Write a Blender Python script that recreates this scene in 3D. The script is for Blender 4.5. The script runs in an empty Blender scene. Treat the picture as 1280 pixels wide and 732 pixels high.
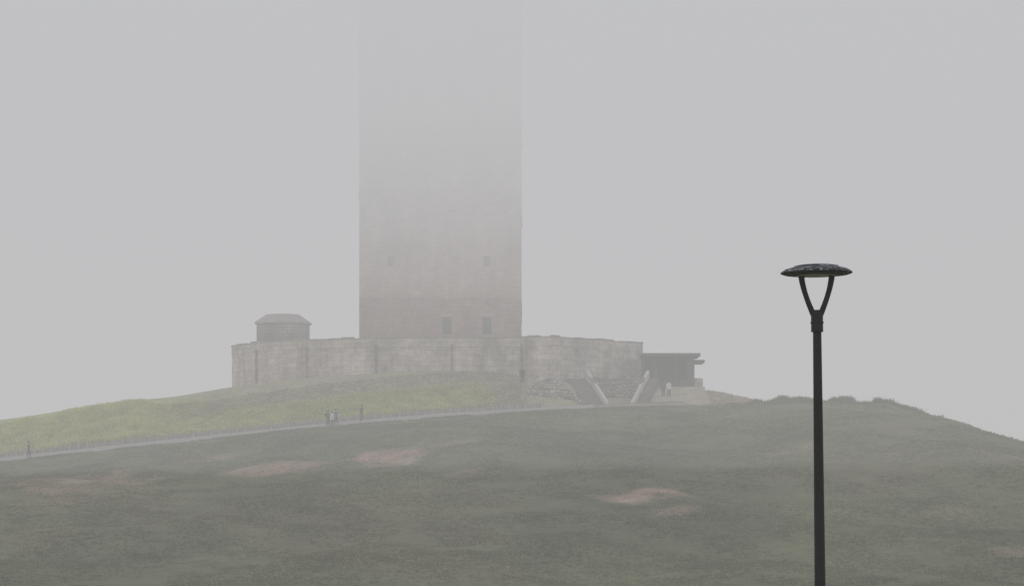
import bpy, bmesh, math, random
import numpy as np
from mathutils import Vector, Matrix
random.seed(4); rng=np.random.default_rng(7)
S=bpy.context.scene; COL=S.collection
F=3630.0; HR=640.0; CZ=1.6
def WX(u,D): return (u-640.0)*D/F
def WZ(v,D): return CZ+(HR-v)*D/F

# ---------------------------------------------------------------- materials
def nt(name):
    m=bpy.data.materials.new(name); m.use_nodes=True
    n=m.node_tree; b=n.nodes['Principled BSDF']; b.inputs['Specular IOR Level'].default_value=0.2
    return m,n,b
def plain(name,c,rough=.85,var=.15,scale=3.0,metal=0,spec=.2,bump=0.0):
    m,n,b=nt(name); L=n.links
    tc=n.nodes.new('ShaderNodeTexCoord'); no=n.nodes.new('ShaderNodeTexNoise')
    no.inputs['Scale'].default_value=scale; no.inputs['Detail'].default_value=6
    L.new(tc.outputs['Object'],no.inputs['Vector'])
    mx=n.nodes.new('ShaderNodeMix'); mx.data_type='RGBA'
    mx.inputs[6].default_value=(*[k*(1-var) for k in c],1); mx.inputs[7].default_value=(*[min(1,k*(1+var)) for k in c],1)
    L.new(no.outputs['Fac'],mx.inputs[0]); L.new(mx.outputs[2],b.inputs['Base Color'])
    b.inputs['Roughness'].default_value=rough; b.inputs['Metallic'].default_value=metal
    b.inputs['Specular IOR Level'].default_value=spec
    return m
def masonry(name,c1,c2,mortar,bw=1.1,bh=.48,msize=.025,stain=.45,bump=.5,wob=.05):
    m,n,b=nt(name); L=n.links
    uv=n.nodes.new('ShaderNodeUVMap'); uv.uv_map='UVMap'
    br=n.nodes.new('ShaderNodeTexBrick'); br.inputs['Scale'].default_value=1
    br.inputs['Brick Width'].default_value=bw; br.inputs['Row Height'].default_value=bh
    br.inputs['Mortar Size'].default_value=msize; br.inputs['Mortar Smooth'].default_value=.5
    br.inputs['Color1'].default_value=(*c1,1); br.inputs['Color2'].default_value=(*c2,1); br.inputs['Mortar'].default_value=(*mortar,1)
    nw=n.nodes.new('ShaderNodeTexNoise'); nw.inputs['Scale'].default_value=.9; nw.inputs['Detail'].default_value=3
    L.new(uv.outputs[0],nw.inputs['Vector'])
    va=n.nodes.new('ShaderNodeMixRGB'); va.blend_type='LINEAR_LIGHT'; va.inputs[0].default_value=wob
    L.new(uv.outputs[0],va.inputs[1]); L.new(nw.outputs['Color'],va.inputs[2]); L.new(va.outputs[0],br.inputs['Vector'])
    tc=n.nodes.new('ShaderNodeTexCoord')
    def noise(sc,vec,lo,hi,a,b_):
        n1=n.nodes.new('ShaderNodeTexNoise'); n1.inputs['Scale'].default_value=sc; n1.inputs['Detail'].default_value=8; n1.inputs['Roughness'].default_value=.65
        mp=n.nodes.new('ShaderNodeMapping'); mp.inputs['Scale'].default_value=vec
        L.new(tc.outputs['Object'],mp.inputs[0]); L.new(mp.outputs[0],n1.inputs['Vector'])
        mr=n.nodes.new('ShaderNodeMapRange'); mr.inputs[1].default_value=lo; mr.inputs[2].default_value=hi; mr.inputs[3].default_value=a; mr.inputs[4].default_value=b_
        L.new(n1.outputs['Fac'],mr.inputs[0]); return mr
    r1=noise(.35,(1.6,1.6,.5),.3,.7,1-stain,1.15); r2=noise(1.1,(1,1,1.4),.35,.65,1-stain*.5,1.1)
    cur=br.outputs['Color']
    for r in (r1,r2):
        mu=n.nodes.new('ShaderNodeMixRGB'); mu.blend_type='MULTIPLY'; mu.inputs[0].default_value=1
        L.new(cur,mu.inputs[1]); L.new(r.outputs[0],mu.inputs[2]); cur=mu.outputs[0]
    L.new(cur,b.inputs['Base Color'])
    b.inputs['Roughness'].default_value=.9
    bp=n.nodes.new('ShaderNodeBump'); bp.inputs['Strength'].default_value=bump; bp.inputs['Distance'].default_value=.05; bp.invert=True
    L.new(br.outputs['Fac'],bp.inputs['Height']); L.new(bp.outputs[0],b.inputs['Normal'])
    return m
def veg(name,noise_scale=1.2,var=.5,blade=False):
    m,n,b=nt(name); L=n.links
    at=n.nodes.new('ShaderNodeAttribute'); at.attribute_name='Col'
    tc=n.nodes.new('ShaderNodeTexCoord'); no=n.nodes.new('ShaderNodeTexNoise')
    no.inputs['Scale'].default_value=noise_scale; no.inputs['Detail'].default_value=9; no.inputs['Roughness'].default_value=.7
    L.new(tc.outputs['Object'],no.inputs['Vector'])
    mr=n.nodes.new('ShaderNodeMapRange'); mr.inputs[1].default_value=.3; mr.inputs[2].default_value=.7
    mr.inputs[3].default_value=1-var; mr.inputs[4].default_value=1+var
    L.new(no.outputs['Fac'],mr.inputs[0])
    mu=n.nodes.new('ShaderNodeMixRGB'); mu.blend_type='MULTIPLY'; mu.inputs[0].default_value=1
    L.new(at.outputs['Color'],mu.inputs[1]); L.new(mr.outputs[0],mu.inputs[2]); L.new(mu.outputs[0],b.inputs['Base Color'])
    b.inputs['Roughness'].default_value=.95; b.inputs['Specular IOR Level'].default_value=.05
    if blade:   # thin leaves let light through
        df=n.nodes.new('ShaderNodeBsdfDiffuse'); tr=n.nodes.new('ShaderNodeBsdfTranslucent'); mx=n.nodes.new('ShaderNodeMixShader'); mx.inputs[0].default_value=.5
        L.new(mu.outputs[0],df.inputs[0]); L.new(mu.outputs[0],tr.inputs[0]); L.new(df.outputs[0],mx.inputs[1]); L.new(tr.outputs[0],mx.inputs[2])
        L.new(mx.outputs[0],n.nodes['Material Output'].inputs['Surface'])
    return m

M_wall=masonry('granite_ashlar',(.92,.80,.70),(.71,.61,.525),(.52,.44,.38),bw=1.35,bh=.55,stain=.55,wob=.3,bump=.35)
M_para=masonry('granite_parapet',(.86,.75,.66),(.69,.60,.52),(.50,.43,.37),bw=1.7,bh=.5,stain=.5,wob=.25,bump=.35)
M_tower=masonry('tower_granite',(.465,.31,.235),(.385,.255,.195),(.31,.205,.158),bw=.9,bh=.45,stain=.45,msize=.02,bump=.2,wob=.12)
M_towerband=plain('tower_band_stone',(.46,.315,.245),scale=1.5)
M_rubble=masonry('rubble_stone',(.66,.56,.48),(.32,.265,.22),(.20,.16,.135),bw=.5,bh=.34,msize=.06,wob=.5)
M_hut=masonry('hut_stone',(.42,.335,.285),(.34,.275,.235),(.22,.175,.15),bw=.8,bh=.35)
M_hutroof=plain('hut_roof_stone',(.42,.35,.305),scale=1.2,var=.3)
M_dark=plain('dark_opening',(.015,.015,.016),rough=.35,spec=.3)
M_dimwin=plain('faint_window',(.12,.085,.07))  # upper windows' faintness in fog put into the colour, paler than lower openings
M_shadow=plain('recess_shade_glass',(.02,.02,.02),rough=.5)  # panels darkened: shade of the pavilion recess put into the glass colour
M_frame=plain('dark_steel_upright',(.10,.095,.09))
M_stem=plain('shrub_stem_bark',(.07,.06,.05))
M_white=plain('pale_limestone',(.68,.645,.60),var=.2,scale=1.0)
M_step=plain('weathered_step',(.26,.23,.20),var=.4)
M_pathw=plain('low_wall_stone',(.36,.325,.285),var=.35,scale=1.5)
M_path=plain('path_paving',(.43,.405,.365),var=.25,scale=.8)
M_kerb=plain('kerb_stone',(.44,.41,.375),var=.3,scale=1.2)
M_post=plain('post_granite',(.42,.385,.35),var=.3,scale=1.2)
M_conc=plain('grey_concrete_roof',(.12,.113,.107),var=.2)
M_ground=veg('hill_turf',1.2,.24); M_grass=veg('grass_blades',.8,.15,blade=True)

# ---------------------------------------------------------------- mesh utils
def obj_from(name,verts,faces,mat=None,parent=None,uvs=None,smooth=False):
    me=bpy.data.meshes.new(name); me.from_pydata([tuple(v) for v in verts],[],faces)
    if uvs is not None:
        ul=me.uv_layers.new(name='UVMap'); k=0
        for f in uvs:
            for t in f: ul.data[k].uv=t; k+=1
    if mat: me.materials.append(mat)
    if smooth:
        for p in me.polygons: p.use_smooth=True
    me.update(); o=bpy.data.objects.new(name,me); COL.objects.link(o)
    if parent: o.parent=parent
    return o
def empty(name,loc,label,cat,group=None):
    o=bpy.data.objects.new(name,None); COL.objects.link(o); o.location=loc; o.empty_display_size=.5
    o['label']=label; o['category']=cat
    if group: o['group']=group
    return o
def tag(o,label,cat,group=None):
    o['label']=label; o['category']=cat
    if group:o['group']=group
def autouv(verts,faces):
    out=[]
    for f in faces:
        P=[Vector(verts[i]) for i in f]; nrm=Vector((0,0,0))
        for i in range(len(P)):
            a=P[i];b=P[(i+1)%len(P)]; nrm+=a.cross(b)
        if nrm.length<1e-9: nrm=Vector((0,0,1))
        nrm.normalize()
        if abs(nrm.z)>.75: out.append([(p.x,p.y) for p in P])
        else:
            t=Vector((-nrm.y,nrm.x,0)).normalized(); out.append([(p.dot(t),p.z) for p in P])
    return out
class MB:
    def __init__(s): s.v=[]; s.f=[]
    def box(s,x0,x1,y0,y1,z0,z1):
        s.hexa([(x0,y0,z0),(x1,y0,z0),(x1,y1,z0),(x0,y1,z0),(x0,y0,z1),(x1,y0,z1),(x1,y1,z1),(x0,y1,z1)])
    def hexa(s,p):
        k=len(s.v); s.v+=p
        s.f+=[tuple(k+i for i in q) for q in [(0,3,2,1),(4,5,6,7),(0,1,5,4),(1,2,6,5),(2,3,7,6),(3,0,4,7)]]
    def prism(s,poly,z0,z1,ztop=True):
        k=len(s.v); n=len(poly); s.v+=[(x,y,z0) for x,y in poly]+[(x,y,z1) for x,y in poly]
        for i in range(n):
            j=(i+1)%n; s.f.append((k+i,k+j,k+n+j,k+n+i))
        s.f.append(tuple(k+n+i for i in range(n))); s.f.append(tuple(k+i for i in reversed(range(n))))
    def prismxz(s,poly,y0,y1):
        k=len(s.v); n=len(poly); s.v+=[(x,y0,z) for x,z in poly]+[(x,y1,z) for x,z in poly]
        for i in range(n):
            j=(i+1)%n; s.f.append((k+i,k+j,k+n+j,k+n+i))
        s.f.append(tuple(k+i for i in reversed(range(n)))); s.f.append(tuple(k+n+i for i in range(n)))
    def lathe(s,prof,cx,cy,n=24,rot=0.0):
        k=len(s.v)
        for r,z in prof:
            for i in range(n):
                a=rot+2*math.pi*i/n; s.v.append((cx+r*math.cos(a),cy+r*math.sin(a),z))
        for j in range(len(prof)-1):
            for i in range(n):
                i2=(i+1)%n; s.f.append((k+j*n+i,k+j*n+i2,k+(j+1)*n+i2,k+(j+1)*n+i))
        s.f.append(tuple(k+i for i in reversed(range(n)))); m=k+(len(prof)-1)*n
        s.f.append(tuple(m+i for i in range(n)))
    def tube(s,pts,rad,n=10):
        k=len(s.v); P=[Vector(p) for p in pts]
        for i,p in enumerate(P):
            d=(P[min(i+1,len(P)-1)]-P[max(i-1,0)]).normalized()
            a=d.cross(Vector((0,1,0))); a=a.normalized() if a.length>.01 else Vector((1,0,0)); b=d.cross(a)
            for j in range(n):
                t=2*math.pi*j/n; s.v.append(tuple(p+(a*math.cos(t)+b*math.sin(t))*rad[i]))
        for i in range(len(P)-1):
            for j in range(n):
                j2=(j+1)%n; s.f.append((k+i*n+j,k+i*n+j2,k+(i+1)*n+j2,k+(i+1)*n+j))
        s.f.append(tuple(k+j for j in reversed(range(n)))); m=k+(len(P)-1)*n; s.f.append(tuple(m+j for j in range(n)))
    def make(s,name,mat,parent=None,smooth=False,origin=None,bevel=0):
        o=origin or (0,0,0)
        v=[(a-o[0],b-o[1],c-o[2]) for a,b,c in s.v]
        ob=obj_from(name,v,s.f,mat,parent,autouv(s.v,s.f),smooth)
        bm=bmesh.new(); bm.from_mesh(ob.data); bmesh.ops.recalc_face_normals(bm,faces=bm.faces)
        if smooth:
            for e in bm.edges:
                if len(e.link_faces)==2 and e.calc_face_angle(0)>.7: e.smooth=False
        bm.to_mesh(ob.data); bm.free()
        if not parent: ob.location=o
        return ob

# ---------------------------------------------------------------- noise
def h2(i,j,s):
    n=(i*374761393+j*668265263+s*974711)&0xffffffff
    n=((n^(n>>13))*1274126177)&0xffffffff
    return ((n^(n>>16))&0xffff)/65535.0
def vn(x,y,s=0):
    x=np.asarray(x,float); y=np.asarray(y,float)
    i=np.floor(x).astype(np.int64); j=np.floor(y).astype(np.int64); fx=x-i; fy=y-j
    fx=fx*fx*(3-2*fx); fy=fy*fy*(3-2*fy)
    return (h2(i,j,s)*(1-fx)+h2(i+1,j,s)*fx)*(1-fy)+(h2(i,j+1,s)*(1-fx)+h2(i+1,j+1,s)*fx)*fy
def fbm(x,y,s=0,o=5):
    t=0;a=1;w=0
    for k in range(o):
        t=t+a*vn(x*2**k+13.7*k,y*2**k-7.1*k,s+k); w+=a; a*=.55
    return t/w

# ---------------------------------------------------------------- terrain
crest=[(-2500,700,260),(-900,655,270),(-300,612,278),(0,578,283),(130,564,285),(300,546,288),(440,532,290),(560,522,292),(680,515,294),(760,511,295),(850,507,297),
 (900,505,297),(945,504,296),(1000,501,294),(1030,500,293),(1060,503,292),(1100,506,291),(1140,512,290),(1180,530,289),(1240,553,287),(1280,563,285),(1400,592,280),(1700,625,275),(2600,690,262)]
cX=np.array([WX(u,D) for u,v,D in crest]); cY=np.array([D for u,v,D in crest],float); cZt=np.array([WZ(v,D) for u,v,D in crest])
mound=[(-2500,690),(-900,600),(-300,545),(0,525),(60,517),(100,509),(135,503),(165,500),(215,497),(290,483),(380,472),(470,466),(560,463),(610,464),(660,472),(700,477),(760,478),(810,483),(880,486),(945,501),(1000,512),(1100,540),(1280,600),(1700,680),(2600,720)]
mX=np.array([WX(u,306) for u,v in mound]); mZ=np.array([WZ(v,306) for u,v in mound])
fx_=np.arange(-260,260,.25)
def smooth_tab(X,Z,sig=1.2):
    t=np.interp(fx_,X,Z); k=np.exp(-.5*(np.arange(-24,25)*.25/sig)**2); k/=k.sum()
    return np.convolve(np.pad(t,24,mode='edge'),k,'valid')
T_cz=smooth_tab(cX,cZt,1.0); T_cy=smooth_tab(cX,cY,2.0); T_m=smooth_tab(mX,mZ,1.8)
def cz(x): return np.interp(x,fx_,T_cz)
def cy(x): return np.interp(x,fx_,T_cy)
def mz(x): return np.interp(x,fx_,T_m)
PW=4.2; XF=.14
def terrain(x,y):
    x=np.asarray(x,float); y=np.asarray(y,float)
    CZ_=cz(x); CY=cy(x)-2; M=mz(x)
    z0=np.interp(y,[-200,0,26,60,100,140],[0,0,-.1,-1.7,-2.9,-3.2])
    t=np.clip((y-140)/(CY-140),0,1)
    f=t-.035*np.sin(t*2*np.pi)
    zf=-3.2+(CZ_+3.2)*f
    bump=(fbm(x/14+y/60,y/26-x/50,3,3)-.5)*2.4+(fbm(x/3.5,y/5,9)-.5)*.28
    zf=zf+bump*np.clip((CY-y)/14,0,1)*np.clip((y-140)/10,0,1)
    z=np.where(y<140,z0,zf)
    isp=np.clip((WX(890,297)-x)/3,0,1)
    zp=CZ_+XF*np.clip(y-CY,0,PW)*isp-(1-isp)*.12*np.clip(y-CY,0,6)
    z=np.where(y>=CY,zp,z)
    y1=CY+PW+.4; s=np.clip((y-y1)/(306-y1),0,1); s2=s*s*(3-2*s)*.5+.5*np.sin(s*np.pi/2)
    nb=(fbm(x/4,y/4,21)-.5)*.35*np.sin(np.clip(s,0,1)*np.pi)
    zz=zp+(M-zp)*s2+nb
    bay=np.exp(-((x-10.8)/4.2)**4)*np.clip((307.5-y)/1.5,0,1)
    zz=zz-.9*bay*np.clip(s*6,0,1)
    z=np.where(y>y1,zz,z)
    back=np.clip((y-352)/110,0,1); z=np.where(y>306,z*(1-back)-6*back,z)
    far=np.clip((np.abs(x)-150)/120,0,1); z=z*(1-far)+np.minimum(z,-3)*far
    z=z+(1-isp)*np.exp(-((y-CY)/6)**2)*((fbm(x/1.6,y/3,31)-.5)*.8+(fbm(x/6,0*y,33)-.5)*.6)
    return z
def hit(u,v):
    D=np.arange(141,306,.25); z=terrain((u-640)*D/F,D); r=CZ+(HR-v)*D/F
    k=np.argmax(z>=r); return (u-640)*D[k]/F,D[k]
patches=[(490,569,58,10,1.),(350,584,78,8,.8),(100,600,100,8,.55),(800,619,60,11,.95),(850,640,40,8,.45),(1265,690,40,7,.35),(1000,560,60,6,.25),(600,590,40,5,.4),(1180,640,60,6,.2),(60,612,60,5,.4),(270,572,50,4,.45),(560,556,60,4,.3),(1120,590,70,9,.25),(1020,640,50,6,.2)]
PT=[]
for u,v,ru,rv,a in patches:
    x,y=hit(u,v); xb,yb=hit(u,v-rv); PT.append((x,y,ru*y/F,max(2.5,yb-y),a))
def colour(x,y):
    x=np.asarray(x,float); y=np.asarray(y,float); CY=cy(x)-2
    n=fbm(x/9+y/70,y/22-x/26,41,3); n2=fbm(x/1.7,y/3.2,47); n3=fbm(x/16,y/34+x/40,53,4)
    dk=np.array([.118,.134,.064]); ol=np.array([.172,.188,.088]); br=np.array([.215,.190,.112])
    k=np.clip((n-.34)/.34,0,1)[...,None]; c=dk*(1-k)+ol*k
    k=np.clip((n3-.48)/.2,0,1)[...,None]*.45; c=c*(1-k)+br*k
    k=(np.clip((x-8)/22,0,1)*np.clip((y-190)/60,0,1))[...,None]*.5; c=c*(1-k)+np.array([.25,.222,.135])*k
    k=(np.clip((y-200)/80,0,1))[...,None]*.3; c=c*(1-k)+np.array([.19,.20,.097])*k  # haze put into the colour: turf lifted towards the path
    dry=np.array([.49,.345,.26])
    for px,py,rx,ry,a in PT:
        d=((x-px)/rx)**2+((y-py)/ry)**2
        k=np.clip((1.15-d)*.8+(n2-.5)*1.9,0,1)*np.clip(1.9-d,0,1)
        k=(k*a)[...,None]; c=c*(1-k)+dry*k
    CB=CY+PW
    mnd=np.clip((y-CB)/.5,0,1)
    yg=np.array([.50,.505,.215]); gr=np.array([.40,.42,.18]); bn=np.array([.40,.345,.235])
    k=np.clip((n-.30)/.4,0,1)[...,None]; m=gr*(1-k)+yg*k
    k=np.clip((-28-x)/12,0,1)[...,None]*.5; m=m*(1-k)+np.array([.53,.53,.23])*k
    up=np.clip((y-(CB+5.0)+(n2-.5)*2.5)/2.0,0,1)*np.clip((x+37)/7,0,1)
    up=np.maximum(up,np.clip((x+3.0+(n2-.5)*3)/2,0,1)); k=(up*.8)[...,None]; m=m*(1-k)+bn*k
    k=(np.clip((x-13)/2,0,1)*np.clip((29-x+(n2-.5)*4)/5,0,1))[...,None]*.7; m=m*(1-k)+np.array([.55,.47,.37])*k
    k=mnd[...,None]; c=c*(1-k)+m*k
    k=(np.clip((x-5)/4,0,1)*np.clip((25-x)/5,0,1)*np.clip(1-np.abs(y-CY-1.5)/3.5+(n2-.5),0,1))[...,None]*.8; c=c*(1-k)+np.array([.42,.37,.30])*k
    return c*(0.82+.36*n2)[...,None]
def setcol(me,c):
    a=me.color_attributes.new('Col','FLOAT_COLOR','POINT'); d=np.ones((len(c),4),np.float32); d[:,:3]=c; a.data.foreach_set('color',d.ravel())
gx=np.concatenate([[-3000,-1500,-800,-400,-260],np.arange(-180,-75,5),np.arange(-75,75,.55),np.arange(75,181,5),[260,400,800,1500,3000]])
gy=np.concatenate([[-300,-100,-30],np.arange(0,136,5),np.arange(136,280,.8),np.arange(280,312,.3),np.arange(312,352,2),np.arange(352,470,8),[520,700,1000,1600,3000]])
X,Y=np.meshgrid(gx,gy); Z=terrain(X,Y); C=colour(X,Y)
nx,ny=len(gx),len(gy)
me=bpy.data.meshes.new('hill_ground')
idx=np.arange(nx*ny).reshape(ny,nx)
fc=np.stack([idx[:-1,:-1],idx[:-1,1:],idx[1:,1:],idx[1:,:-1]],-1).reshape(-1,4)
me.vertices.add(nx*ny); me.vertices.foreach_set('co',np.stack([X,Y,Z],-1).ravel())
me.loops.add(fc.size); me.loops.foreach_set('vertex_index',fc.ravel())
me.polygons.add(len(fc)); me.polygons.foreach_set('loop_start',np.arange(len(fc))*4); me.polygons.foreach_set('loop_total',np.full(len(fc),4))
me.update(calc_edges=True); me.validate(); me.polygons.foreach_set('use_smooth',np.ones(len(fc),bool))
setcol(me,C.reshape(-1,3)); me.materials.append(M_ground)
g=bpy.data.objects.new('hill_ground',me); COL.objects.link(g); g['kind']='structure'

def tufts(name,x,y,h,w,c,nb=3,lean=.5,mat=M_grass,tip=1.3):
    N=len(x); z=terrain(x,y)-.03
    V=np.zeros((N,nb,3,3)); CC=np.zeros((N,nb,3,3))
    for b in range(nb):
        a=rng.uniform(0,2*np.pi,N); ox=rng.normal(0,.35,N)*w*2; oy=rng.normal(0,.35,N)*w*2
        hh=h*rng.uniform(.55,1.1,N); dx=np.cos(a)*w/2; dy=np.sin(a)*w/2
        lx=rng.normal(0,lean,N)*hh; ly=rng.normal(0,lean,N)*hh
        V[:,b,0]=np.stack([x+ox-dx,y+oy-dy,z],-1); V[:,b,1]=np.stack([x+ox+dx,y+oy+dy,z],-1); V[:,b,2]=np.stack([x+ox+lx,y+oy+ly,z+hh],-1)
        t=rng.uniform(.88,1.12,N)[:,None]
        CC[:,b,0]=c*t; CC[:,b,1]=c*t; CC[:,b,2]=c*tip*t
    V=V.reshape(-1,3); n=len(V)
    me=bpy.data.meshes.new(name); me.vertices.add(n); me.vertices.foreach_set('co',V.ravel())
    me.loops.add(n); me.loops.foreach_set('vertex_index',np.arange(n)); me.polygons.add(n//3)
    me.polygons.foreach_set('loop_start',np.arange(0,n,3)); me.polygons.foreach_set('loop_total',np.full(n//3,3))
    me.update(calc_edges=True); setcol(me,CC.reshape(-1,3)); me.materials.append(mat)
    o=bpy.data.objects.new(name,me); COL.objects.link(o); o['kind']='stuff'; return o
N=110000
y=rng.uniform(142,299,N); x=rng.uniform(-1,1,N)*(y*.19+6); k=(y<cy(x)-2.3)|((x>WX(900,297))&(y<300)); x=x[k];y=y[k]
cl=fbm(x/3.2+y/30,y/5,61,4); k=cl>.36; x=x[k];y=y[k];cl=cl[k]
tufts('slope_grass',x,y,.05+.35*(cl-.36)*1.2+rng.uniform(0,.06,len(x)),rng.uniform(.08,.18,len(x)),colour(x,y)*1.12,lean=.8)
N=95000
x=rng.uniform(-62,WX(650,300),N); CB=cy(x)-2+PW+.9; t=rng.uniform(0,1,N)**1.1; wide=np.interp(x,[-40,-26],[13.5,5.0]); y=CB+t*wide
den=fbm(x/2,y/2,71); edge=np.clip((WX(620,300)-x)/6,0,1); k=(den>.30)&(rng.uniform(0,1,N)<edge+.15)&(y<307.5); x=x[k];y=y[k];den=den[k]
tall=np.exp(-((x+41.5)/4.5)**2)*.3
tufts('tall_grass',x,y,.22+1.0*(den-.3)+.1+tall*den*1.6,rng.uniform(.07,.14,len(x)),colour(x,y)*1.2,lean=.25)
N=18000
x=rng.uniform(-32,26,N); y=cy(x)-2+PW+1+rng.uniform(0,1,N)*9; k=(y<306)&~((x>1.5)&(x<20.5)); x=x[k];y=y[k]
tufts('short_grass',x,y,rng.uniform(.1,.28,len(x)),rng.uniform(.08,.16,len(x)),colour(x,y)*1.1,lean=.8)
N=16000
x=rng.uniform(22,58,N); y=cy(x)-2+rng.normal(0,2.2,N); den=fbm(x/1.1,y/2.2,81); k=den>.47; x=x[k];y=y[k];den=den[k]
tufts('ridge_scrub',x,y,.12+2.2*(den-.47),rng.uniform(.1,.2,len(x)),colour(x,y)*.85,lean=.4)

# ---------------------------------------------------------------- path
PE=WX(745,297)
xs=np.arange(-120,PE,.6)
V=[];Fc=[]
for x0 in xs:
    yc=float(cy(x0))-2
    for f in (0,PW/2,PW): V.append((x0,yc+f+.02,float(terrain(x0,yc+f+.01))+.03))
for i in range(len(xs)-1):
    for j in (0,1): a=i*3+j; Fc.append((a,a+3,a+4,a+1))
p=obj_from('footpath',V,Fc,M_path,uvs=autouv(V,Fc)); p['kind']='structure'
mb=MB()
for i in range(len(xs)-1):
    a,b=xs[i],xs[i+1]; ya=float(cy(a))-2; yb=float(cy(b))-2; za=float(terrain(a,ya+.01)); zb=float(terrain(b,yb+.01))
    mb.hexa([(a,ya-.2,za-.6),(b,yb-.2,zb-.6),(b,yb,zb-.6),(a,ya,za-.6),(a,ya-.2,za+.06),(b,yb-.2,zb+.06),(b,yb,zb+.06),(a,ya,za+.06)])
k_=mb.make('path_kerb',M_kerb); k_['kind']='structure'
N=7000
x=rng.uniform(-56,PE,N); y=cy(x)-2.25-np.abs(rng.normal(0,.5,N)); dn_=fbm(x/2.5,y*0,91); k=rng.uniform(0,1,N)<np.clip((dn_-.36)*3,0,1); x=x[k];y=y[k]
tufts('verge_grass',x,y,rng.uniform(.1,.30,len(x)),rng.uniform(.08,.16,len(x)),colour(x,y)*1.1)
lw=empty('low_wall',(float(xs[0]),float(cy(xs[0])),float(cz(xs[0]))),'long low weathered granite wall with slim posts beside the footpath','wall')
xw=np.arange(-75,WX(684,296),1.0); mb=MB()
def wy(x): return float(cy(x))-2+PW+.15
for a in xw[:-1]:
    b=a+1.0; ya,yb=wy(a),wy(b); za=float(terrain(a,ya-.2)); zb=float(terrain(b,yb-.2))
    mb.hexa([(a,ya,za-.4),(b,yb,zb-.4),(b,yb+.25,zb-.4),(a,ya+.25,za-.4),(a,ya,za+.42),(b,yb,zb+.42),(b,yb+.25,zb+.42),(a,ya+.25,za+.42)])
w=mb.make('wall_course',M_pathw); w.parent=lw; w.matrix_parent_inverse=Matrix.Translation(-lw.location)
mb=MB(); mb.lathe([(.18,-.3),(.17,.54),(.20,.56),(.20,.61),(.11,.65)],0,0,4,math.pi/4)
pier0=mb.make('post',M_post)
first=True
for a in np.arange(-53,WX(684,296),.85):
    o=pier0 if first else pier0.copy(); 
    if not first: COL.objects.link(o)
    first=False; o.parent=lw; o.matrix_parent_inverse=Matrix.Translation(-lw.location)
    o.location=(a,wy(a)-.02,float(terrain(a,wy(a)-.2))); s=random.uniform(.75,1.1); o.scale=(1,1,s); o.rotation_euler=(0,random.uniform(-.05,.05),random.uniform(-.2,.2))

# ---------------------------------------------------------------- platform wall
PB=[(WX(290,322),322),(WX(320,315),315),(WX(383,310),310),(WX(470,307),307),(WX(565,306),306),(WX(652,306),306),(WX(660,304.6),304.6),(WX(690,304),304),(WX(803,316),316),(14.6,332),(12,354),(-28,354),(-32,338)]
def inset(poly,d):
    n=len(poly); out=[]
    for i in range(n):
        p=Vector(poly[i]); a=Vector(poly[i-1]); b=Vector(poly[(i+1)%n])
        e1=(p-a).normalized(); e2=(b-p).normalized(); n1=Vector((-e1.y,e1.x)); n2=Vector((-e2.y,e2.x)); m=(n1+n2).normalized()
        q=p+m*d/max(.5,m.dot(n1)); out.append((q.x,q.y))
    return out
plat=empty('fortress_platform',(-8,318,15),'polygonal pale granite platform wall around the tower base','wall')
def par(o,P):
    o.parent=P; o.matrix_parent_inverse=Matrix.Translation(-Vector(P.location)); return o
mb=MB(); mb.prism(PB,9,19.15); par(mb.make('retaining_wall',M_wall),plat)
outer=inset(PB,-.05); inner=inset(PB,.5); mb=MB(); n=len(PB)
for i in range(n):
    j=(i+1)%n
    mb.hexa([(*outer[i],19.0),(*outer[j],19.0),(*inner[j],19.0),(*inner[i],19.0),(*outer[i],19.98),(*outer[j],19.98),(*inner[j],19.98),(*inner[i],19.98)])
par(mb.make('parapet',M_para),plat)
outer2=inset(PB,-.1); inner2=inset(PB,.58); mb=MB()
for i in range(n):
    a=Vector(outer2[i]); b=Vector(outer2[(i+1)%n]); c=Vector(inner2[i]); d=Vector(inner2[(i+1)%n]); m_=max(1,int((b-a).length/1.3))
    for q in range(m_):
        t0,t1=q/m_,(q+1)/m_; h=20.10+random.uniform(-.09,.09)
        P4=[a.lerp(b,t0),a.lerp(b,t1),c.lerp(d,t1),c.lerp(d,t0)]
        mb.hexa([(*p,19.983) for p in P4]+[(*p,h) for p in P4])
par(mb.make('coping',M_pathw),plat)
for (u,D) in ((320,315),(383,310),(470,307),(565,306),(652,306)):
    x_=WX(u,D); mb=MB(); mb.box(x_-.08,x_+.08,D-.3,D+.1,12,19.3)
    par(mb.make('pilaster',M_hut),plat)

hx,hy=WX(354,318.5),318.5
hut=empty('guard_hut',(hx,hy,19.2),'small octagonal stone guard hut with low truncated hipped roof','hut')
r8=math.pi/8
mb=MB(); mb.lathe([(3.05,19.16),(3.05,22.15)],hx,hy,8,r8); par(mb.make('hut_wall',M_hut),hut)
mb=MB(); mb.lathe([(3.10,22.15),(3.30,22.22),(3.30,22.36),(1.9,23.25),(.4,23.38)],hx,hy,8,r8); par(mb.make('hut_roof',M_hutroof),hut)

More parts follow.
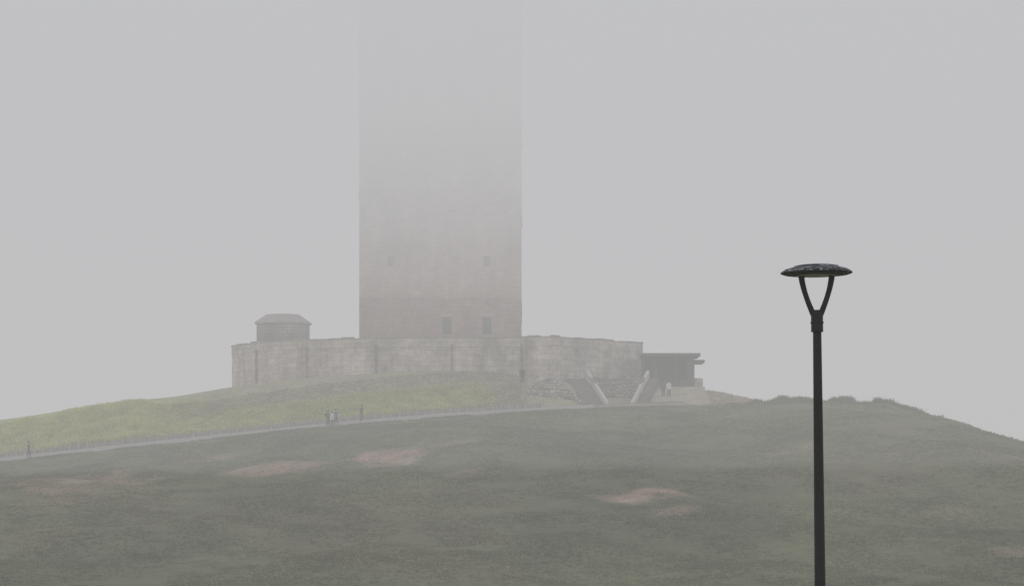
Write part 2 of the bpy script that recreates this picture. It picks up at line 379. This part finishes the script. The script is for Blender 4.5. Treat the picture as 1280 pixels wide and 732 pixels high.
# ---------------------------------------------------------------- tower
tx0,tx1=WX(449,328),WX(652,328); ty0=328.0; tw=tx1-tx0; tcx=(tx0+tx1)/2; tcy=ty0+tw/2
tower=empty('lighthouse_tower',(tcx,tcy,19.2),'massive square brownish granite lighthouse tower fading into fog','tower')
def facade(mb,w,z0,z1,holes,M,depth=.7):
    xs=sorted({0,w,*[h[0] for h in holes],*[h[1] for h in holes]}); zs=sorted({z0,z1,*[h[2] for h in holes],*[h[3] for h in holes]})
    for i in range(len(xs)-1):
        for j in range(len(zs)-1):
            mx=(xs[i]+xs[i+1])/2; mzz=(zs[j]+zs[j+1])/2
            if any(h[0]<mx<h[1] and h[2]<mzz<h[3] for h in holes): continue
            k=len(mb.v); mb.v+=[tuple(M@Vector(p)) for p in ((xs[i],0,zs[j]),(xs[i+1],0,zs[j]),(xs[i+1],0,zs[j+1]),(xs[i],0,zs[j+1]))]; mb.f.append((k,k+1,k+2,k+3))
    for a,b,c,d in holes:
        for q in (((a,0,c),(a,depth,c),(a,depth,d),(a,0,d)),((b,0,c),(b,0,d),(b,depth,d),(b,depth,c)),((a,0,c),(b,0,c),(b,depth,c),(a,depth,c)),((a,0,d),(a,depth,d),(b,depth,d),(b,0,d))):
            k=len(mb.v); mb.v+=[tuple(M@Vector(p)) for p in q]; mb.f.append((k,k+1,k+2,k+3))
wx=[WX(558.5,328)-tx0,WX(608.5,328)-tx0]
front=[]
for cxw in wx: front.append((cxw-.5,cxw+.5,21.7,23.6))
front.append((wx[1]-.4,wx[1]+.4,29.3,30.5)); front.append((3.2,3.9,29.3,30.5))
sides=[(tx0,ty0,0),(tx1,ty0,90),(tx1,ty0+tw,180),(tx0,ty0+tw,270)]
mb=MB()
for sx,sy,ang in sides:
    M=Matrix.Translation((sx,sy,0))@Matrix.Rotation(math.radians(ang),4,'Z'); facade(mb,tw,18.9,68,front,M)
k=len(mb.v); mb.v+=[(tx0,ty0,68),(tx1,ty0,68),(tx1,ty0+tw,68),(tx0,ty0+tw,68)]; mb.f.append((k,k+1,k+2,k+3))
ob=obj_from('tower_shaft',mb.v,mb.f,M_tower,None,autouv(mb.v,mb.f)); par(ob,tower)
for sx,sy,ang in sides:
    M=Matrix.Translation((sx,sy,0))@Matrix.Rotation(math.radians(ang),4,'Z')
    def put(m,name,mat,P=None):
        m.v=[tuple(M@Vector(v)) for v in m.v]; o=m.make(name,mat)
        return par(o,tower)
    for a,b,c,d in front:
        m2=MB(); m2.box(a,b,.3,.35,c,d); put(m2,'window',M_dark if c<25 else M_dimwin)
    for cxw in wx:
        m3=MB(); m3.box(cxw-.8,cxw+.8,-.08,.02,23.75,24.0); put(m3,'window_lintel',M_towerband)
    for (xa,za,xb,zb) in ((wx[0]-2.6,24.5,(wx[0]+wx[1])/2-.003,25.9),((wx[0]+wx[1])/2+.003,25.9,wx[1]+2.6,24.5)):
        m4=MB(); m4.hexa([(xa,-.09,za),(xb,-.09,zb),(xb,.02,zb),(xa,.02,za),(xa,-.09,za+.3),(xb,-.09,zb+.3),(xb,.02,zb+.3),(xa,.02,za+.3)]); put(m4,'pediment_moulding',M_tower)
    for q in range(1,4):
        z0=24.6+q*9.0; z1=z0+3.6
        m4=MB()
        m4.hexa([(0,-.10,z0),(tw,-.10,z1),(tw,.02,z1),(0,.02,z0),(0,-.10,z0+.45),(tw,-.10,z1+.45),(tw,.02,z1+.45),(0,.02,z0+.45)])
        put(m4,'string_course',M_tower)
mb=MB(); mb.box(tx0-.2,tx1+.2,ty0-.2,ty0+tw+.2,18.9,20.7); par(mb.make('plinth',M_towerband),tower)
mb=MB(); mb.box(tx0-.5,tx1+.5,ty0-.5,ty0+tw+.5,68.01,68.8); par(mb.make('tower_cornice',M_tower),tower)
mb=MB(); mb.lathe([(7,68.8),(7,75),(7.4,75.1),(7.4,75.8),(4.4,75.9),(4.4,81),(4.8,81.2),(4.8,81.8),(2.2,82),(2.2,85),(.3,87)],tcx,tcy,8,r8)
par(mb.make('tower_crown',M_tower),tower)

# ---------------------------------------------------------------- stairs etc
X=lambda u,D:WX(u,D)
pl=[(650,500),(660,488),(668,480),(676,476.5),(690,474),(700,475.5),(707,480),(714,487),(720,495),(727,503),(732,509)]
pu=np.array([X(u,300) for u,v in pl]); pz=np.array([WZ(v,300) for u,v in pl])
V=[];Fc=[]; nxx,nzz=70,22
for j in range(nzz+4):
    for i in range(nxx+1):
        x_=pu[0]+(pu[-1]-pu[0])*i/nxx; top=float(np.interp(x_,pu,pz))+float(fbm(x_/.8,3.3,5,3)-.5)*.9
        if j<=nzz:
            zz=11.6+(top-11.6)*j/nzz; yy=298.9+(zz-12)*.55+float(vn(x_/.42,zz/.33,17)-.5)*.45
        else: zz=top+.05*(j-nzz)+float(vn(x_*2,j*1.0,9)-.5)*.15; yy=298.9+(top-12)*.55+(j-nzz)*1.1
        V.append((x_,yy,zz))
for j in range(nzz+3):
    for i in range(nxx): a=j*(nxx+1)+i; Fc.append((a,a+1,a+nxx+2,a+nxx+1))
ox,oy,oz=float(pu.mean()),299.0,12.0
ob=obj_from('rubble_bank_wall',[(a-ox,b-oy,c-oz) for a,b,c in V],Fc,M_rubble,uvs=[[(V[i][0],V[i][2]) for i in f] for f in Fc]); ob.location=(ox,oy,oz)
tag(ob,'irregular rough rubble stone bank beside the stairs','wall')
cb=MB(); cb.prismxz([(X(762,299.5),11),(X(787,299.5),11),(X(787,299.5),12.9),(X(808,299.5),15.7),(X(790,299.5),15.9),(X(765,299.5),15.5),(X(738,299.5),15.7),(X(761,299.5),12.9)],302.5,306)
ob=cb.make('masonry_retaining_wall',M_rubble,origin=(X(775,300),302,12)); tag(ob,'rough masonry wall standing between two stair flights','wall')
def flight(b0,b1,t0,t1,nm,lab,n=20):
    mb=MB()
    for i in range(n):
        t=i/(n-1); x0=b0+(t0-b0)*t; x1=b1+(t1-b1)*t; yy=297.6+7.9*t; z=12.45+.17*i
        mb.box(x0,x1,yy,yy+1.0,z-1.6,z)
    ob=mb.make(nm,M_step,origin=((b0+b1)/2,297.6,12.3)); tag(ob,lab,'stairs')
flight(X(731,298),X(759,298),X(712,304),X(733,305),'stone_stairs','dark weathered stone stairs climbing to the platform wall')
flight(X(793,298),X(806,298),X(812,304),X(822,305),'stone_stairs','narrow weathered stone stairs beside a pale sloping balustrade')
def balus(ub,ut,lab):
    mb=MB(); xb,xt=X(ub,298),X(ut,306); h=.6
    zb,zt=WZ(502,298),WZ(463,306); w=.16
    P=lambda x,y,z:(x,y,z)
    mb.hexa([P(xb-w,297.7,zb-h),P(xb+w,297.7,zb-h),P(xt+w,306,zt-h),P(xt-w,306,zt-h),P(xb-w,297.7,zb),P(xb+w,297.7,zb),P(xt+w,306,zt),P(xt-w,306,zt)])
    ob=mb.make('stair_balustrade',M_white,origin=(xb,297.7,zb-1)); tag(ob,lab,'balustrade',"pale stair balustrades")
balus(759,734,'pale smooth sloping stone balustrade beside the stairs'); balus(790,810,'pale smooth sloping stone balustrade beside the stairs')

D=309
pav=empty('visitor_pavilion',(X(840,D),312,15),'low flat-roofed open visitor pavilion with dark recess','building')
x0,x1=X(803,D),X(866,D)
mb=MB(); mb.box(x0-.1,X(875,D),308.2,314.6,WZ(445,D),WZ(441.5,D)); par(mb.make('flat_roof',M_conc),pav)
mb=MB(); mb.box(x0+.15,x1,313.2,315,13.5,WZ(445,D)-.003); par(mb.make('pavilion_wall',plain('pavilion_wall_shade',(.04,.037,.034))),pav)  # back wall near black, shade under the roof painted in
for a in np.linspace(x0+.35,x1-1.3,4):
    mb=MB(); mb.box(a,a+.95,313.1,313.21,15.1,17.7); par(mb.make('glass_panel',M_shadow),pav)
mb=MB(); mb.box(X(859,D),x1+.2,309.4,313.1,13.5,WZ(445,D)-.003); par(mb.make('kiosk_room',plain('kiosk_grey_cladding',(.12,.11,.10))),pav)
for a in (x0+.1,x0+1.25,x0+3.55):
    mb=MB(); mb.box(a-.08,a+.08,308.8,308.96,13.5,WZ(445,D)-.003); par(mb.make('upright',M_frame),pav)
mb=MB(); mb.box(x0+.2,X(859,D)-.01,309.0,309.2,13.5,15.7); par(mb.make('counter_wall',M_frame),pav)
mb=MB(); mb.box(x1+.203,X(881,D),309,314,WZ(452.5,D),WZ(449.5,D)); par(mb.make('side_canopy',M_conc),pav)
mb=MB(); mb.box(X(866,D)+.21,X(879,D),309.4,312,13.6,WZ(472,D)); par(mb.make('side_wall',M_wall),pav)
mb=MB(); mb.box(X(831,307),X(881,307),306.6,308.0,11.8,WZ(483,307)); ob=mb.make('terrace_wall',M_wall,origin=(X(856,307),307,13)); tag(ob,'pale low terrace wall under the pavilion','wall')

# ---------------------------------------------------------------- street lamp
sl=.00661
base=Vector((WX(1027,24),24,terrain(WX(1027,24),24).item()-.02))
M_lampm=plain('black_painted_metal',(.009,.009,.010),rough=.55,var=.3,scale=30,spec=.3)
M_cap,nn_,bb=nt('speckled_lamp_cap'); L=nn_.links
tc=nn_.nodes.new('ShaderNodeTexCoord'); no=nn_.nodes.new('ShaderNodeTexNoise'); no.inputs['Scale'].default_value=24; no.inputs['Detail'].default_value=6
cr=nn_.nodes.new('ShaderNodeValToRGB'); cr.color_ramp.elements[0].position=.46; cr.color_ramp.elements[0].color=(.022,.023,.024,1); cr.color_ramp.elements[1].position=.68; cr.color_ramp.elements[1].color=(.42,.42,.41,1)
L.new(tc.outputs['Object'],no.inputs['Vector']); L.new(no.outputs['Fac'],cr.inputs[0]); L.new(cr.outputs[0],bb.inputs['Base Color']); bb.inputs['Roughness'].default_value=.4
M_glass=plain('frosted_lamp_glass',(.35,.35,.34),rough=.3,var=.1)
lamp=empty('street_lamp',base,'slender black street lamp with round disc head on a forked neck','street lamp')
zc=lambda v:CZ+(HR-v)*sl-base.z
mb=MB(); mb.lathe([(.12,0),(.12,.03),(.066,.05),(.057,.3),(.046,zc(732)),(.035,zc(415)),(.050,zc(414.5)),(.050,zc(392)),(.044,zc(389)),(.02,zc(387))],0,0,24)
mb.lathe([(.055,zc(404)),(.055,zc(402))],0,0,24)
pole=mb.make('pole',M_lampm,lamp,smooth=True)
for sgn in (-1,1):
    mb=MB(); pts=[]; rr=[]
    for i in range(15):
        t=i/14; xx=sgn*(.014+.112*(1-(1-t)**1.5)); 
        pts.append((xx,0,zc(398)+(zc(343.5)-zc(398))*t)); rr.append(.026-.004*math.sin(t*math.pi))
    mb.tube(pts,rr,12); mb.make('fork_arm',M_lampm,lamp,smooth=True)
hz=zc(341)
mb=MB(); mb.lathe([(.205,hz-.020),(.262,hz-.015),(.290,hz-.006),(.298,hz+.001),(.290,hz+.012),(.26,hz+.031),(.20,hz+.048),(.187,hz+.051),(.18,hz+.060),(.12,hz+.069),(.05,hz+.073),(.003,hz+.074)],0,0,64)
head=mb.make('lamp_head',M_cap,lamp,smooth=True)
head.data.materials.append(M_lampm)
for p_ in head.data.polygons:
    if p_.center.z<hz+.004: p_.material_index=1
mb=MB(); mb.lathe([(.1,hz-.028),(.15,hz-.026),(.17,hz-.0203)],0,0,48); mb.make('lamp_glass',M_glass,lamp,smooth=True)
lamp.rotation_euler=(0,-math.atan2(.04,3.5),0)

# ---------------------------------------------------------------- people
M_skin=plain('skin',(.5,.33,.25)); M_hair=plain('dark_hair',(.03,.022,.018)); M_shoe=plain('dark_shoes',(.03,.03,.03))
def person(x,y,z,rot,top,legs,label,step=.15,h=1.7,pack=None,armf=.15,group='visitors walking on the hill'):
    s=h/1.75; J=[];E=[];R=[];
    def add(p,r,par=None):
        J.append(p);R.append(r)
        if par is not None:E.append((par,len(J)-1))
        return len(J)-1
    pel=add((0,0,.95),.165); wa=add((0,0,1.1),.155,pel); ch=add((0,-.01,1.32),.185,wa); sh=add((0,0,1.43),.13,ch); nk=add((0,0,1.5),.06,sh)
    hd=add((0,-.015,1.58),.09,nk); hm=add((0,-.02,1.66),.105,hd); ht=add((0,-.005,1.72),.075,hm); ns=add((0,-.125,1.63),.014,hm)
    for sg in (-1,1):
        st=step*sg
        hp=add((.09*sg,0,.88),.12,pel); kn=add((.10*sg,-st*.55-.03,.50),.085,hp); an=add((.10*sg,-st,.10),.06,kn); toe=add((.11*sg,-st-.16,.04),.042,an)
        s0=add((.20*sg,0,1.40),.078,sh); el=add((.26*sg,.04+st*armf,1.13),.06,s0); wr=add((.26*sg,-.05+st*armf*2,.89),.042,el); pa=add((.26*sg,-.07+st*armf*2,.82),.034,wr)
        for q in range(4): 
            f=add((.26*sg,-.105+.022*q+st*armf*2,.755+.006*abs(q-1)),.009,pa); add((.255*sg,-.10+.02*q+st*armf*2,.72+.006*abs(q-1)),.008,f)
        t1=add((.245*sg,-.115+st*armf*2,.80),.010,pa)
    me=bpy.data.meshes.new('person'); me.from_pydata(J,E,[]); o=bpy.data.objects.new('tmp',me); COL.objects.link(o)
    sk=o.modifiers.new('s','SKIN'); 
    for i,r in enumerate(R): me.skin_vertices[0].data[i].radius=(r,r*(.75 if i in (pel,wa,ch,sh) else 1.0))
    me.skin_vertices[0].data[0].use_root=True
    o.modifiers.new('b','SUBSURF').levels=1
    dg=bpy.context.evaluated_depsgraph_get(); m2=bpy.data.meshes.new_from_object(o.evaluated_get(dg)); bpy.data.objects.remove(o)
    ob=bpy.data.objects.new('person',m2); COL.objects.link(ob)
    m2.materials.clear()
    for m in (M_skin,top,legs,M_shoe,M_hair): m2.materials.append(m)
    for p_ in m2.polygons:
        c=p_.center; p_.use_smooth=True
        if c.z>1.49: i=0
        elif c.z<.11: i=3
        elif c.z<.92 and abs(c.x)<.2: i=2
        elif c.z<.87: i=0
        else: i=1
        p_.material_index=i
    ob.location=(x,y,z); ob.rotation_euler=(0,0,rot); ob.scale=(s,s,s); tag(ob,label,'person',group)
    mb=MB(); mb.lathe([(.05,1.57),(.098,1.60),(.118,1.66),(.11,1.73),(.075,1.78),(.01,1.795)],0,.022,14); mb.make('hair',M_hair,ob,smooth=True)
    mb=MB(); mb.lathe([(.215,.80),(.21,1.0),(.19,1.12),(.215,1.32),(.17,1.42),(.08,1.48)],0,0,14)
    mb.v=[(a,b*.78,c) for a,b,c in mb.v]; mb.make('jacket',top,ob,smooth=True)
    if pack:
        mb=MB(); mb.lathe([(.10,1.02),(.16,1.06),(.165,1.3),(.12,1.42),(.04,1.45)],0,.21,10); mb.v=[(a,(b-.21)*.7+.22,c) for a,b,c in mb.v]; mb.make('backpack',pack,ob,smooth=True)
    return ob
K=lambda n,c:plain(n,c,scale=8)
navy=K('navy_cloth',(.02,.028,.06)); black=K('black_cloth',(.012,.012,.014)); blue=K('blue_cloth',(.06,.16,.42)); white=K('white_cloth',(.8,.8,.8)); red=K('maroon_cloth',(.20,.035,.035)); grey=K('grey_cloth',(.10,.10,.11)); jean=K('denim',(.03,.05,.11))
def onpath(u,f=2.0):
    x=WX(u,291)
    for _ in range(4): x=WX(u,float(cy(x))-2+f)
    y=float(cy(x))-2+f; return x,y,float(terrain(x,y))+.035
x,y,z=onpath(36,.8); person(x,y,z,math.pi/2,red,black,'walker in dark maroon jacket and black trousers on the footpath',h=1.6)
x,y,z=onpath(410,.7); person(x,y,z,math.pi/2+.2,black,navy,'walker in black jacket stepping along the footpath',pack=navy,h=1.62)
x,y,z=onpath(415,.3); person(x,y,z,math.pi/2+.5,white,jean,'walker in white top and blue jeans on the footpath',h=1.5)
x,y,z=onpath(420,1.1); person(x,y,z,math.pi/2-.6,blue,grey,'walker in bright blue jacket on the footpath',h=1.62)
x,y,z=onpath(452,3.2); person(x,y,z,-math.pi/2+.4,black,black,'walker dressed in black beside the low wall',h=1.6,step=.08)
def pers(u,D,*a,**k):
    x=WX(u,D); return person(x,D,terrain(x,D).item()+.03,*a,**k)
pers(836,301.0,0.3,white,grey,'person standing in white jacket near the stairs',step=.08)
pers(829,301.4,math.pi,grey,black,'person standing in grey coat near the stairs',step=.06)
pers(653,302.2,.2,black,black,'person in black standing against the platform wall',step=.05)
person(WX(820,308),308,WZ(482,308),.4,grey,black,'person standing under the pavilion roof',step=.06)

# ---------------------------------------------------------------- shrubs on ridge
def shrub(u,D,r,h,lab,c=(.12,.125,.07)):
    x0=WX(u,D); z0=terrain(x0,D).item(); N=1400
    th=rng.uniform(0,2*np.pi,N); ph=np.arccos(rng.uniform(-.2,1,N)); lump=.65+.55*vn(th*1.6,ph*2,int(u)); rr=r*lump*rng.uniform(.35,1,N)**.5
    P=np.stack([rr*np.sin(ph)*np.cos(th),rr*np.sin(ph)*np.sin(th),.1+h*lump*np.cos(ph)*rng.uniform(.4,1,N)],-1)
    V=[];Fc=[]
    for p in P:
        a=rng.normal(0,.055,3); b=rng.normal(0,.055,3); k=len(V); V+=[tuple(p),tuple(p+a),tuple(p+b)]; Fc.append((k,k+1,k+2))
    mb=MB()
    for i in range(7):
        t=rng.uniform(0,6.28); q=rng.uniform(.3,.7); mb.tube([(0,0,-.1),(q*r*.5*math.cos(t),q*r*.5*math.sin(t),h*.4),(q*r*math.cos(t),q*r*math.sin(t),h*.75)],[.035,.02,.008],5)
    e=empty('shrub',(x0,D,z0),lab,'shrub','wind-shaped shrubs on the hill')
    o=obj_from('foliage',V,Fc,M_grass,e); cc=np.array(c)[None,:]*rng.uniform(.5,1.5,(len(V),1)); setcol(o.data,cc)
    mb.make('stems',M_stem,e)
shrub(1062,291.5,.75,.85,'small rounded shrub on the bare ridge')
shrub(1102,290.8,.8,.45,'low dark shrub hugging the ridge'); shrub(1130,290,.7,.4,'low dark shrub hugging the ridge')
shrub(1008,293.6,.7,.45,'low dark shrub hugging the ridge')

# ---------------------------------------------------------------- fog: horizontal layers, thicker with height
lv=[-12,5,14,20,26,32,38,46,68]
def rho(z):
    if z<0: return .0015
    if z<13: return .0021
    t=min(1,max(0,(z-14)/36)); return .0019+.0180*t*t*(3-2*t)
def fog_layer(i,z0,z1,dn,ext,rz):
    w=min(1,max(0,(z1-13)/20)); FOG=[a*(1-w)+b*w for a,b in zip((.530,.527,.516),(.536,.537,.560))]
    ng=bpy.data.node_groups.new('fog_nodes','GeometryNodeTree')
    ng.interface.new_socket('Geometry',in_out='INPUT',socket_type='NodeSocketGeometry'); ng.interface.new_socket('Geometry',in_out='OUTPUT',socket_type='NodeSocketGeometry')
    o_=ng.nodes.new('NodeGroupOutput'); vc=ng.nodes.new('GeometryNodeVolumeCube'); sm=ng.nodes.new('GeometryNodeSetMaterial')
    vc.inputs['Density'].default_value=1; vc.inputs['Min'].default_value=(-ext,-400+i*15,z0); vc.inputs['Max'].default_value=(ext,2600-i*15,z1)
    for k,r in (('Resolution X',8),('Resolution Y',8),('Resolution Z',rz)): vc.inputs[k].default_value=r
    m=bpy.data.materials.new('fog_layer'); m.use_nodes=True; n=m.node_tree; n.nodes.clear(); mo=n.nodes.new('ShaderNodeOutputMaterial')
    at=n.nodes.new('ShaderNodeAttribute'); at.attribute_name='density'
    ma=n.nodes.new('ShaderNodeMath'); ma.operation='MULTIPLY_ADD'; n.links.new(at.outputs['Fac'],ma.inputs[0]); ma.inputs[1].default_value=1e-7; ma.inputs[2].default_value=dn
    ab=n.nodes.new('ShaderNodeVolumeAbsorption'); ab.inputs['Color'].default_value=(0,0,0,1); n.links.new(ma.outputs[0],ab.inputs['Density'])
    em=n.nodes.new('ShaderNodeEmission'); em.inputs[0].default_value=(*FOG,1); n.links.new(ma.outputs[0],em.inputs[1])  # fog glows by itself, standing in for scattered daylight
    ad=n.nodes.new('ShaderNodeAddShader'); n.links.new(ab.outputs[0],ad.inputs[0]); n.links.new(em.outputs[0],ad.inputs[1]); n.links.new(ad.outputs[0],mo.inputs['Volume'])
    try: m.cycles.homogeneous_volume=True; m.cycles.volume_step_rate=1000.0
    except Exception as e: print('steprate',e)
    sm.inputs['Material'].default_value=m; ng.links.new(vc.outputs[0],sm.inputs[0]); ng.links.new(sm.outputs[0],o_.inputs[0])
    v=bpy.data.volumes.new('fog'); v.materials.append(m); v.render.step_size=500.0
    o=bpy.data.objects.new('fog',v); COL.objects.link(o); o['kind']='structure'
    md=o.modifiers.new('f','NODES'); md.node_group=ng
for i,(a,b) in enumerate(zip(lv[:-1],lv[1:])): fog_layer(i,a,b,rho((a+b)/2) if b<60 else rho(50),1200-12*i,16)

W=bpy.data.worlds.new('World'); S.world=W; W.use_nodes=True; n=W.node_tree; L=n.links
bg=n.nodes['Background']
sky=n.nodes.new('ShaderNodeTexSky'); sky.sky_type='NISHITA'; sky.sun_disc=False
sky.sun_elevation=math.radians(42); sky.sun_rotation=math.radians(200)
L.new(sky.outputs[0],bg.inputs[0]); bg.inputs[1].default_value=.13
sun=bpy.data.lights.new('sun','SUN'); sun.energy=1.5; sun.angle=math.radians(20); sun.color=(1,.94,.86)
so=bpy.data.objects.new('sun',sun); COL.objects.link(so)
d=Vector((math.sin(math.radians(200)),math.cos(math.radians(200)),math.tan(math.radians(42)))).normalized()
so.rotation_euler=d.to_track_quat('Z','Y').to_euler()

# ---------------------------------------------------------------- camera
cam=bpy.data.cameras.new('camera'); co=bpy.data.objects.new('camera',cam); COL.objects.link(co)
co.location=(0,0,CZ); co.rotation_euler=(math.radians(90),0,0)
cam.sensor_width=36; cam.lens=36*F/1280; cam.shift_y=(HR-366)/1280; cam.clip_end=6000; cam.clip_start=.1
S.camera=co
S.view_settings.view_transform='Standard'; S.view_settings.look='None'; S.view_settings.exposure=0
